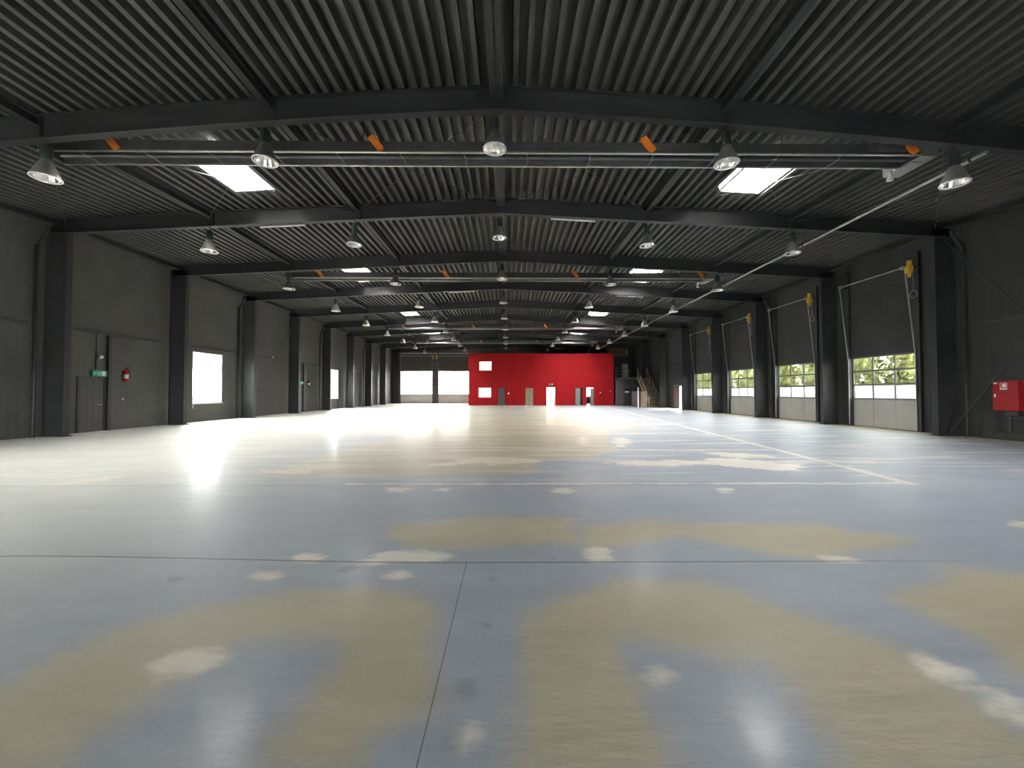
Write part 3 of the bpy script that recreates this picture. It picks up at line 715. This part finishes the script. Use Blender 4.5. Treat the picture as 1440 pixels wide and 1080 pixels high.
# ------------------------------------------------------------------ steel doors, exit signs, extinguishers on the left wall
def left_bay(yd, dn, which):
    a, b = yd, yd + .95
    t = thing(dn, f'dark flush steel door, left wall, {which}', 'door', (-XW, yd + .475, 0), group='left wall steel doors', kind='structure')
    m = MB(); m.box(-XW + .002, -XW + .03, a + .04, b - .04, .01, 2.08); leaf = m.build('door_leaf', M_WALLY, t)
    m = MB(); m.box(-XW + .002, -XW + .045, a - .05, a + .03, 0, 2.14); m.box(-XW + .002, -XW + .045, b - .03, b + .05, 0, 2.14); m.box(-XW + .002, -XW + .045, a + .03, b - .03, 2.085, 2.14); m.build('door_frame', M_DARKTRIM, t)
    m = MB(); m.tube([(-XW + .03, b - .14, 1.05), (-XW + .08, b - .14, 1.05), (-XW + .08, b - .28, 1.05)], .012, 8); m.build('door_handle', M_GREY, leaf)
    # post beside the door, up to the wall rail
    m = MB(); m.box(-XW + .002, -XW + .12, b + .07, b + .2, 0, 3.85)
    tag(m.build('door_post', M_DARKTRIM), f'dark upright post beside left wall door, {which}', 'post', group='door posts', kind='structure')
    # exit sign with running figure
    ys = yd + .42
    t = thing('exit_sign', f'green exit sign above the left wall door, {which}', 'sign', (-XW, ys + .3, 2.2), group='green exit signs')
    m = MB(); m.box(-XW + .002, -XW + .09, ys, ys + .58, 2.17, 2.40); m.build('sign_body', M_GREEN, t)
    m = MB(); xf = -XW + .094
    m.box(xf - .003, xf, ys + .36, ys + .50, 2.20, 2.37)                                   # doorway
    m.bar((xf, ys + .30, 2.33), (xf, ys + .25, 2.27), .004, .035, (0, 1, 0)); m.bar((xf, ys + .25, 2.27), (xf, ys + .20, 2.20), .004, .022, (0, 1, 0)); m.bar((xf, ys + .26, 2.27), (xf, ys + .31, 2.21), .004, .022, (0, 1, 0))
    m.box(xf - .003, xf, ys + .29, ys + .325, 2.335, 2.37)
    m.bar((xf, ys + .06, 2.285), (xf, ys + .17, 2.285), .004, .03, (0, 0, 1))
    m.build('pictogram', M_WHITE, t)
    m = MB(); m.tube([(-XW + .03, ys + .2, 2.40), (-XW + .03, ys + .2, 3.86)], .018, 8)
    tag(m.build('cable_conduit', M_DARKTRIM), f'dark conduit above the green exit sign, {which}', 'conduit', group='exit sign conduits')
    # extinguisher
    ye = yd + 1.75
    t = thing('fire_extinguisher', f'red fire extinguisher on the left wall, {which}', 'fire extinguisher', (-XW, ye, 1.95), group='wall fire extinguishers')
    m = MB(); m.lathe([(.0, 1.98), (.075, 1.98), (.085, 2.0), (.085, 2.40), (.07, 2.45), (.03, 2.49), (.03, 2.52), (.0, 2.52)], c=(-XW + .13, ye, 0), n=20); cyl = m.build('cylinder', M_REDGLOSS, t)
    m = MB(); m.box(-XW + .10, -XW + .16, ye - .02, ye + .02, 2.52, 2.57); m.bar((-XW + .13, ye, 2.57), (-XW + .25, ye, 2.62), .02, .015); m.build('valve', M_BLACK, t)
    m = MB(); m.tube([(-XW + .15, ye + .02, 2.54), (-XW + .24, ye + .04, 2.48), (-XW + .245, ye + .02, 2.3), (-XW + .235, ye, 2.12)], .012, 8); m.build('hose', M_BLACK, t)
    m = MB(); m.box(-XW + .002, -XW + .05, ye - .05, ye + .05, 2.05, 2.45); m.build('wall_bracket', M_DARKTRIM, t)
    m = MB(); m.lathe([(.0865, 2.12), (.0865, 2.30)], c=(-XW + .13, ye, 0), n=20); m.build('label_band', M_WHITE, cyl)
left_bay(15.05, 'door_7', 'in the bay behind the second frame')
left_bay(30.3, 'door_8', 'in the bay behind the fifth frame')
def emergency_lamp(y, z, label):
    t = thing('emergency_lamp', label, 'wall lamp', (-XW, y, z), group='small wall lamps')
    m = MB(); m.box(-XW + .002, -XW + .05, y - .06, y + .06, z - .08, z + .08); m.build('back_plate', M_GREY, t)
    m = MB(); m.lathe([(.05, 0), (.07, .03), (.06, .09), (.0, .11)], c=(-XW + .05, y, z), n=14, axis='x'); m.build('lamp_lens', M_WHITE, t)
emergency_lamp(15.78, 2.95, 'small white wall lamp above the nearest green exit sign')
emergency_lamp(27.2, 3.95, 'small white wall lamp on the rail beyond the nearest left window')
t = thing('switch_box', 'small pale switch box on the left wall below the nearest extinguisher', 'switch', (-XW, 16.75, 1.25))
m = MB(); m.box(-XW + .002, -XW + .05, 16.71, 16.79, 1.2, 1.3); m.build('housing', M_GREY, t)
m = MB(); m.box(-XW + .05, -XW + .06, 16.73, 16.77, 1.22, 1.28); m.build('button', M_WHITE, t)

# ------------------------------------------------------------------ downpipes
for sgn, k in ((-1, 3), (-1, 5), (-1, 7), (-1, 9), (1, 3), (1, 5), (1, 7)):
    y = FR[k] - .28; x = sgn * (XW - .12)
    m = MB(); zt = soffit(x, y) - .1
    m.tube([(x, y, 0.0), (x, y, zt - .35), (x - sgn * .06, y, zt - .22), (x - sgn * .35, y + .0, zt + .12), (x - sgn * .38, y, zt + .3)], .055, 12)
    t = thing('downpipe', f'dark rainwater downpipe beside the {ORD[k - VIS]} portal frame on the {SIDE(sgn)} wall', 'downpipe', (x, y, 0), group='rainwater downpipes')
    m.build('pipe', M_COLUMN, t)
    for z in (.5, 2.2, 3.9, 5.6):
        m = MB(); m.tube([(x, y, z - .03), (x, y, z + .03)], .064, 12); m.box(x, x + sgn * .115, y - .02, y + .02, z - .02, z + .02); m.build('pipe_clip', M_DARKTRIM, t)

# ------------------------------------------------------------------ hose reel cabinet on the right wall
t = thing('hose_cabinet', 'red fire hose cabinet with white reel pictogram on the right wall', 'fire hose cabinet', (15.9, 12.2, .95))
m = MB(); x0, x1, y0, y1, z0, z1 = 15.72, 16.0, 11.88, 12.54, .96, 1.9
m.box(x0 + .02, x1, y0, y1, z0, z1); m.build('cabinet_body', M_REDGLOSS, t)
m = MB(); m.box(x0, x0 + .018, y0 + .01, y1 - .01, z0 + .01, z1 - .01); dr = m.build('door', M_REDGLOSS, t)
m = MB(); m.box(x0 - .02, x0, y1 - .09, y1 - .06, 1.38, 1.48); m.build('handle', M_WHITE, dr)
m = MB(); m.box(x0 - .004, x0, 12.16, 12.34, 1.62, 1.84); pc = m.build('pictogram', M_WHITE, dr)
m = MB(); m.box(x0 - .007, x0 - .004, 12.175, 12.325, 1.665, 1.825); m.build('pictogram_field', M_TAPE, pc)
m = MB()
n = 16
m.add([(x0 - .009, 12.235 + .05 * math.cos(2 * PI * q / n), 1.76 + .05 * math.sin(2 * PI * q / n)) for q in range(n)], [tuple(range(n))])
m.bar((x0 - .009, 12.2, 1.70), (x0 - .009, 12.2, 1.80), .004, .02, (0, 1, 0)); m.bar((x0 - .009, 12.2, 1.705), (x0 - .009, 12.30, 1.705), .004, .018, (0, 0, 1))
m.build('reel_symbol', M_WHITE, pc)
m = MB(); m.box(x0 - .004, x0, y1 - .13, y1 - .03, 1.80, 1.85); m.build('label_sticker', M_WHITE, dr)
m = MB(); m.box(15.93, 16.0, 12.25, 12.32, .27, .95); m.box(15.9, 15.98, 11.6, 12.3, .70, .76); m.box(15.82, 16.0, 12.0, 12.3, .80, .94); m.build('stand_bracket', M_DARKTRIM, t)
for y in (11.95, 12.4):
    m = MB(); m.box(16.0, 16.198, y - .03, y + .03, 1.4, 1.46); m.build('wall_bracket', M_DARKTRIM, t)
m = MB(); m.tube([(15.93, 13.84, 1.86), (15.93, 12.545, 1.86)], .025, 8)
tag(m.build('water_pipe', M_DARKTRIM), 'dark water pipe feeding the red hose cabinet from the column', 'pipe')

# ------------------------------------------------------------------ side door ajar on the right wall
a, b, c, d = gap_door
t = thing('door_13', 'mauve grey door standing ajar in the far right wall, showing a strip of daylight', 'door', (XW, a, 0), kind='structure')
m = MB(); m.box(XW - .06, XW - .012, b + .02, b + 1.35, 0.004, d - .02); lf = m.build('door_leaf', M_PURPLE, t)
m = MB(); m.box(XW - .03, XW - .003, a - .08, a - .002, 0, d + .08); m.box(XW - .03, XW - .003, a, b + 1.45, d, d + .08); m.build('door_frame', M_GREY, t)
m = MB(); m.tube([(XW - .06, b + .12, 1.05), (XW - .12, b + .12, 1.05), (XW - .12, b + .26, 1.05)], .014, 8); m.build('door_handle', M_GREY, lf)
m = MB(); m.box(XW - .075, XW - .06, b + .5, b + .8, 1.3, 1.6); m.build('notice', M_TAPE, lf)
# ------------------------------------------------------------------ red office block at the far end
BY = 47.0; BX0, BX1, BH = -4.64, 12.74, 6.21
blk = thing('office_block', 'two storey red office block in front of the end wall', 'office block', (4.0, BY, 0))
bw = [(-3.38, -1.90, 4.16, 5.24), (-3.45, -1.95, .94, 2.10)]
bd = [(-1.10, -.31, 0.0, 2.1), (2.16, 3.10, 0.0, 2.1), (4.68, 5.70, 0.0, 2.12), (8.10, 8.99, 0.0, 2.1), (9.46, 10.35, 0.0, 2.1)]
m = MB()
for a, b, c, d in holes(BX0, BX1, 0, BH, bw + bd): m.box(a, b, BY, BY + .14, c, d)
m.build('facade', M_RED, blk)
m = MB(); m.box(BX1 - .12, BX1, BY + .14, YE - .01, 0, BH); m.box(BX0, BX0 + .12, BY + .14, YE - .01, 0, BH); m.build('side_wall', M_RED, blk)
m = MB(); m.box(BX0 + .12, BX1 - .12, BY + .14, YE - .01, BH - .2, BH); m.build('roof_panel', M_DARKTRIM, blk)
m = MB(); m.box(BX0 + .12, BX1 - .12, BY + .16, YE - .01, 2.75, 3.0)
for x in (-1.75, 1.2, 4.2, 7.5, 9.2): m.box(x, x + .1, BY + .16, YE - .01, .002, 2.75)
m.box(-1.6, -1.5, BY + .16, YE - .01, 3.0, BH - .2)
for a, b, c, d in holes(BX0 + .13, BX1 - .13, 0.002, 2.75, bw + bd): m.box(a, b, BY + .141, BY + .155, c, d)
for a, b, c, d in holes(BX0 + .13, BX1 - .13, 3.0, BH - .2, bw): m.box(a, b, BY + .141, BY + .155, c, d)
m.build('inner_wall', M_WHITE, blk, label='white inside walls seen through the openings')
for i, (a, b, c, d) in enumerate(bw):
    m = MB(); y0, y1 = BY + .03, BY + .08
    m.box(a, a + .06, y0, y1, c, d); m.box(b - .06, b, y0, y1, c, d); m.box(a + .06, b - .06, y0, y1, c, c + .06); m.box(a + .06, b - .06, y0, y1, d - .06, d); m.box((a + b) / 2 - .03, (a + b) / 2 + .03, y0, y1, c + .06, d - .06)
    w = m.build('window', M_WFRAME, blk, label=('upper bright window in the red facade', 'lower bright window in the red facade')[i])
    m = MB(); m.box(a + .06, b - .06, BY + .05, BY + .056, c + .06, d - .06); m.build('pane', M_GLASS, w)
m = MB(); m.box(-3.42, -3.05, BY + .09, BY + .14, 1.75, 1.95); m.box(-2.2, -2.0, BY + .09, BY + .14, 1.75, 1.95); m.build('window_blind', M_GREY, blk)
def leaf(a, b, mt, lab, open_to=None):
    m = MB()
    if open_to is None: m.box(a + .03, b - .03, BY + .04, BY + .09, .006, 2.06)
    else: m.box(a, b, BY + .04, BY + .09, .006, 2.06)
    d = m.build('door', mt, blk, label=lab)
    m = MB(); m.tube([(b - .12, BY + .04, 1.03), (b - .12, BY - .02, 1.03), (b - .24, BY - .02, 1.03)], .012, 8); m.build('door_handle', M_GREY, d)
leaf(*bd[0][:2], M_DOORDARK, 'dark grey closed door'); leaf(*bd[1][:2], M_OLIVE, 'olive brown closed door')
leaf(8.13, 8.72, M_DOORGREY, 'grey door leaf, half open', 1); leaf(9.92, 10.32, M_DOORGREY, 'grey door leaf, half open', 1)
m = MB(); m.box(5.62, 5.68, BY + .15, BY + .9, .006, 2.06); m.build('door', M_WHITE, blk, label='white door swung open into the bright doorway')
for a, b, c, d in bd:
    m = MB(); m.box(a - .05, a, BY - .012, BY - .001, 0, d + .05); m.box(b, b + .05, BY - .012, BY - .001, 0, d + .05); m.box(a, b, BY - .012, BY - .001, d, d + .05); m.build('door_frame', M_RED, blk)
m = MB(); m.tube([(.75, BY - .025, 2.2), (.75, BY - .025, 6.2)], .02, 8)
tag(m.build('cable_conduit', M_RED), 'red painted conduit running up the front of the red block', 'conduit')
t = thing('fan_box', 'small red box on top of the red block', 'box', (1.08, BY + .3, BH))
m = MB(); m.box(.92, 1.24, BY + .1, BY + .5, BH, BH + .48); m.build('casing', M_RED, t)
m = MB()
for q in range(4): m.box(.95, 1.21, BY + .092, BY + .1, BH + .06 + q * .1, BH + .1 + q * .1)
m.build('grille', M_DARKTRIM, t)
def small_ext(x, z, label):
    t = thing('fire_extinguisher', label, 'fire extinguisher', (x, BY, z), group='fire extinguishers on the red block')
    m = MB(); m.lathe([(.0, z), (.08, z), (.085, z + .03), (.085, z + .42), (.03, z + .5), (.0, z + .5)], c=(x, BY - .11, 0), n=14); m.build('cylinder', M_REDGLOSS, t)
    m = MB(); m.box(x - .03, x + .03, BY - .16, BY - .06, z + .5, z + .57); m.tube([(x + .02, BY - .12, z + .53), (x + .13, BY - .12, z + .46), (x + .12, BY - .12, z + .15)], .012, 6); m.build('valve', M_BLACK, t)
    m = MB(); m.lathe([(.087, z + .2), (.087, z + .34)], c=(x, BY - .11, 0), n=14); m.build('label_band', M_WHITE, t)
small_ext(.13, 1.15, 'red fire extinguisher beside the dark door of the red block')
small_ext(11.1, 1.25, 'red fire extinguisher right of the half open doors on the red block')
t = thing('alarm_box', 'small red alarm box near the corner of the red block', 'alarm', (12.3, BY, 1.6))
m = MB(); m.box(12.2, 12.42, BY - .1, BY - .001, 1.55, 1.85); m.build('housing', M_REDGLOSS, t)
m = MB(); m.lathe([(.05, 0), (.05, -.03), (.0, -.04)], c=(12.31, BY - .1, 1.7), n=12, axis='y'); m.build('button', M_WHITE, t)
t = thing('exit_lamp', 'small dim emergency lamp above the bright doorway of the red block', 'sign', (5.2, BY, 2.5))
m = MB(); m.box(4.95, 5.45, BY - .09, BY - .001, 2.42, 2.58); m.build('housing', M_GREY, t)
m = MB(); m.box(4.98, 5.42, BY - .1, BY - .09, 2.45, 2.55); m.build('sign_face', M_GREEN, t)

# glazing of the end wall behind the red block, seen through its openings
for i, (a, b, c, d) in enumerate(room_windows):
    t = thing(f'window_{i + 6}', f'glazing in the end wall behind the red block, seen through {("the upper window", "the lower window", "the bright doorway", "the half open doors")[i]}', 'window', ((a + b) / 2, YE, c), kind='structure')
    y0, y1 = YE + .03, YE + .09
    m = MB(); m.box(a, a + .06, y0, y1, c, d); m.box(b - .06, b, y0, y1, c, d); m.box(a + .06, b - .06, y0, y1, c, c + .06); m.box(a + .06, b - .06, y0, y1, d - .06, d); m.box((a + b) / 2 - .03, (a + b) / 2 + .03, y0, y1, c + .06, d - .06)
    m.build('window_frame', M_WFRAME, t)
    m = MB(); m.box(a + .06, b - .06, YE + .055, YE + .061, c + .06, d - .06); m.build('pane', M_FROST, t)

# ------------------------------------------------------------------ store room, landing and stair in the far right corner
SY = 46.3
st = thing('store_room', 'dark grey store room under the landing, right of the red block', 'store room', (14.3, SY, 0))
m = MB(); m.box(12.76, XW - .01, SY, SY + .12, 0, 3.1); m.build('front_panel', M_DOORDARK, st)
m = MB(); m.box(12.76, XW - .01, SY - .04, 50.4, 3.1, 3.28); m.build('landing_slab', M_DARKTRIM, st)
m = MB(); m.box(12.78, 13.62, SY - .02, SY - .001, .01, 3.05); m.build('side_panel', M_PURPLE, st, label='mauve grey panel')
for a, b in ((13.75, 14.7), (14.8, 15.75)):
    m = MB(); m.box(a, b, SY - .025, SY - .001, .01, 2.05); d = m.build('door', M_COLUMN, st)
    m = MB(); m.box(a + .12, a + (.62 if a < 14 else .75), SY - .032, SY - .025, 1.52, 1.68 if a < 14 else 1.6); m.build('notice', M_WHITE, d)
    m = MB(); m.tube([(b - .1, SY - .025, 1.0), (b - .1, SY - .08, 1.0), (b - .22, SY - .08, 1.0)], .012, 6); m.build('door_handle', M_GREY, d)
up = thing('upper_room', 'dark upper storey beside the red block with a pale glazed door', 'upper room', (14.3, 50.4, 3.28))
m = MB(); m.box(12.76, XW - .01, 50.4, 50.5, 3.28, 7.3); m.build('front_panel', M_DARKTRIM, up)
m = MB(); m.box(14.72, 15.62, 50.36, 50.398, 3.3, 5.25); d = m.build('door', M_DOORPANEL, up)
m = MB(); m.box(14.95, 15.5, 50.35, 50.36, 3.5, 4.55); m.box(14.95, 15.5, 50.35, 50.36, 4.7, 5.1); m.build('pane', M_WFRAME, d)
m = MB(); m.box(12.9, 15.7, 50.3, 50.399, 6.15, 7.25); m.build('cladding', M_PLY, up, label='brown board strip under the roof')
m = MB(); m.box(15.3, 15.9, 50.28, 50.3, 6.2, 7.2); m.build('cladding', M_OLIVE, up, label='pale olive board')
rl = thing('guard_rail', 'thin guard rail along the landing beside the red block', 'railing', (13.4, SY + .1, 3.28))
m = MB()
for z in (3.7, 4.05, 4.4): m.tube([(12.8, SY + .1, z), (14.4, SY + .1, z)], .018, 6)
m.build('rail', M_RAIL, rl)
for x in (12.85, 13.6, 14.38):
    m = MB(); m.tube([(x, SY + .1, 3.28), (x, SY + .1, 4.4)], .02, 6); m.build('post', M_RAIL, rl)

sy0, sy1, sh = 40.3, 43.9, 3.28
stx0, stx1 = 14.55, 15.6
sc = thing('staircase', 'open staircase with timber treads climbing to the landing by the right wall', 'staircase', (15.05, sy0, 0))
ns = 17
for i in range(ns):
    z = sh * (i + 1) / (ns + 1); y = sy0 + (sy1 - sy0) * i / ns
    m = MB(); m.box(stx0 + .04, stx1 - .04, y, y + .27, z - .04, z); m.box(stx0 + .04, stx1 - .04, y + .24, y + .26, z - .15, z - .04); m.build('tread', M_STAIR, sc)
for x in (stx0, stx1):
    m = MB(); m.bar((x, sy0 - .1, .12), (x, sy1, sh - .05), .05, .26); m.build('stringer', M_STAIR, sc)
    m = MB(); m.tube([(x, sy0 - .05, 1.1), (x, sy1, sh + .95)], .028, 8)
    m.tube([(x, sy0 - .05, .65), (x, sy1, sh + .5)], .014, 6)
    hr = m.build('hand_rail', M_RAIL, sc)
    for q in range(5):
        f = q / 4; yy = sy0 - .05 + (sy1 - sy0) * f; zz = .1 + (sh - .1) * f
        m = MB(); m.box(x - .03, x + .03, yy - .03, yy + .03, 0 if q == 0 else zz, zz + (1.02 if q else 1.1)); m.build('post', M_RAIL, hr)
m = MB(); m.box(13.1, XW - .01, sy1 + .3, SY - .045, 3.1, 3.28); tag(m.build('landing', M_DARKTRIM), 'dark landing slab between the staircase top and the store room', 'landing')
m = MB(); m.box(13.15, 13.25, sy1 + .35, sy1 + .45, 0, 3.1); tag(m.build('landing_post', M_DARKTRIM), 'dark post carrying the free corner of the landing', 'post')
t = thing('stair_cupboard', 'grey brown boarded cupboard below the staircase', 'cupboard', (14.2, 40.4, 0))
m = MB(); m.box(13.75, 14.5, 40.55, 43.4, 0, 1.65); m.build('carcass', M_PURPLE, t)
m = MB(); m.box(13.8, 14.45, 40.525, 40.549, .05, 1.6); d = m.build('door', M_STAIR, t)
m = MB(); m.box(14.32, 14.38, 40.5, 40.525, .8, .95); m.build('handle', M_GREY, d)
t = thing('white_post', 'slim white upright post left of the staircase', 'post', (13.35, 40.0, 0))
m = MB(); m.box(13.31, 13.40, 39.96, 40.05, 0.012, 2.05); m.build('shaft', M_WHITE, t)
m = MB(); m.box(13.26, 13.45, 39.91, 40.1, 0, .012); m.build('foot_plate', M_GREY, t)

# ------------------------------------------------------------------ outside
m = MB(); m.add([(-160, -160, -.06), (160, -160, -.06), (160, 220, -.06), (-160, 220, -.06)], [(0, 1, 2, 3)])
tag(m.build('ground', M_GROUND), 'pale concrete yard outside the hall', 'ground', kind='structure')
m = MB(); m.box(25, 25.25, 0, 75, -.06, 1.95); m.box(24.97, 25.28, 0, 75, 1.95, 2.02)
tag(m.build('boundary_wall', M_FENCE), 'low white wall outside the overhead doors', 'wall', kind='structure')
rng = np.random.default_rng(5)
def foliage():
    n = 46000
    cy = np.arange(14, 84, 2.6)
    ctr = np.stack([rng.uniform(28, 31.5, len(cy)), cy, rng.uniform(3.0, 4.4, len(cy))], 1)
    rad = np.stack([rng.uniform(1.6, 2.3, len(cy)), rng.uniform(1.5, 2.2, len(cy)), rng.uniform(2.4, 3.3, len(cy))], 1)
    k = rng.integers(0, len(cy), n)
    d = rng.normal(size=(n, 3)); d /= np.linalg.norm(d, axis=1)[:, None]
    p = ctr[k] + d * rad[k] * (rng.uniform(.55, 1.0, n) ** .5)[:, None]
    a = rng.normal(size=(n, 3)); a /= np.linalg.norm(a, axis=1)[:, None]
    b = np.cross(a, rng.normal(size=(n, 3))); b /= np.linalg.norm(b, axis=1)[:, None]
    s = rng.uniform(.14, .32, n)[:, None]
    q = np.stack([p - a * s, p + b * s * .5, p + a * s, p - b * s * .5], 1).reshape(-1, 3)
    me = bpy.data.meshes.new('foliage'); me.from_pydata(q.tolist(), [], [(4 * i, 4 * i + 1, 4 * i + 2, 4 * i + 3) for i in range(n)])
    me.materials.append(M_LEAF)
    o = bpy.data.objects.new('foliage', me); COL.objects.link(o)
    tag(o, 'green leafy trees outside the overhead doors', 'foliage', kind='stuff')
foliage()

# ------------------------------------------------------------------ daylight: an overcast sky; portals only tell the renderer where it comes in
SKYL = 30.0
wd = bpy.data.worlds.new('overcast_sky'); S.world = wd; wd.use_nodes = True
nt = wd.node_tree; bg = nt.nodes['Background']; bg.inputs['Strength'].default_value = SKYL
tc = nt.nodes.new('ShaderNodeTexCoord'); sp = nt.nodes.new('ShaderNodeSeparateXYZ'); cr = nt.nodes.new('ShaderNodeValToRGB')
nt.links.new(tc.outputs['Generated'], sp.inputs[0]); nt.links.new(sp.outputs[2], cr.inputs['Fac']); nt.links.new(cr.outputs['Color'], bg.inputs['Color'])
# the veiled sun stands behind the end wall: the sky is brighter on that side
dt = nt.nodes.new('ShaderNodeVectorMath'); dt.operation = 'DOT_PRODUCT'; dt.inputs[1].default_value = Vector((.2, .9, .3)).normalized()
nt.links.new(tc.outputs['Generated'], dt.inputs[0])
mx = nt.nodes.new('ShaderNodeMath'); mx.operation = 'MAXIMUM'; mx.inputs[1].default_value = 0; nt.links.new(dt.outputs['Value'], mx.inputs[0])
pw = nt.nodes.new('ShaderNodeMath'); pw.operation = 'POWER'; pw.inputs[1].default_value = 3; nt.links.new(mx.outputs[0], pw.inputs[0])
ma = nt.nodes.new('ShaderNodeMath'); ma.operation = 'MULTIPLY_ADD'; ma.inputs[1].default_value = SKYL * 2.0; ma.inputs[2].default_value = SKYL
nt.links.new(pw.outputs[0], ma.inputs[0]); nt.links.new(ma.outputs[0], bg.inputs['Strength'])
cr.color_ramp.elements[0].color = (.80, .80, .78, 1); cr.color_ramp.elements[1].color = (.95, .97, .96, 1)
def portal(p, rot, sx, sy):
    l = bpy.data.lights.new('daylight', 'AREA'); l.shape = 'RECTANGLE'; l.size = sx; l.size_y = sy
    l.cycles.is_portal = True
    o = bpy.data.objects.new('daylight', l); COL.objects.link(o); o.location = p; o.rotation_euler = rot
for p, r, sx, sy in GLZ.values(): portal(p, r, sx, sy)
for a, b, c, d in left_windows: portal((-XW - .14, (a + b) / 2, (c + d) / 2), (0, -PI / 2, 0), d - c, b - a)
for a, b, c, d in right_doors: portal((XW + .14, (a + b) / 2, 1.25 + (d - 1.25) / 2), (0, PI / 2, 0), d - 1.25, b - a)
for a, b, c, d in end_doors: portal(((a + b) / 2, YE + .14, (1.29 + d) / 2), (-PI / 2, 0, 0), b - a, d - 1.29)
for a, b, c, d in front_fill_windows: portal(((a + b) / 2, YF - .14, (c + d) / 2), (PI / 2, 0, 0), b - a, d - c)
for a, b, c, d in room_windows: portal(((a + b) / 2, YE + .14, (c + d) / 2), (-PI / 2, 0, 0), b - a, d - c)

# ------------------------------------------------------------------ camera
cam = bpy.data.cameras.new('camera'); cam.sensor_width = 36; cam.lens = 553 / 1440 * 36; cam.clip_end = 500; cam.clip_start = .05
co = bpy.data.objects.new('camera', cam); COL.objects.link(co)
co.location = (.12, 0, 1.53); co.rotation_euler = (math.radians(90 + 1.24), 0, math.radians(-.52))
S.camera = co
S.view_settings.view_transform = 'Standard'; S.view_settings.look = 'None'; S.view_settings.gamma = 1; S.view_settings.use_curve_mapping = False
S.view_settings.exposure = 2.95
S.cycles.use_denoising = True
S.cycles.max_bounces = 8; S.cycles.diffuse_bounces = 5; S.cycles.glossy_bounces = 4; S.cycles.transparent_max_bounces = 12
S.cycles.sample_clamp_indirect = 12
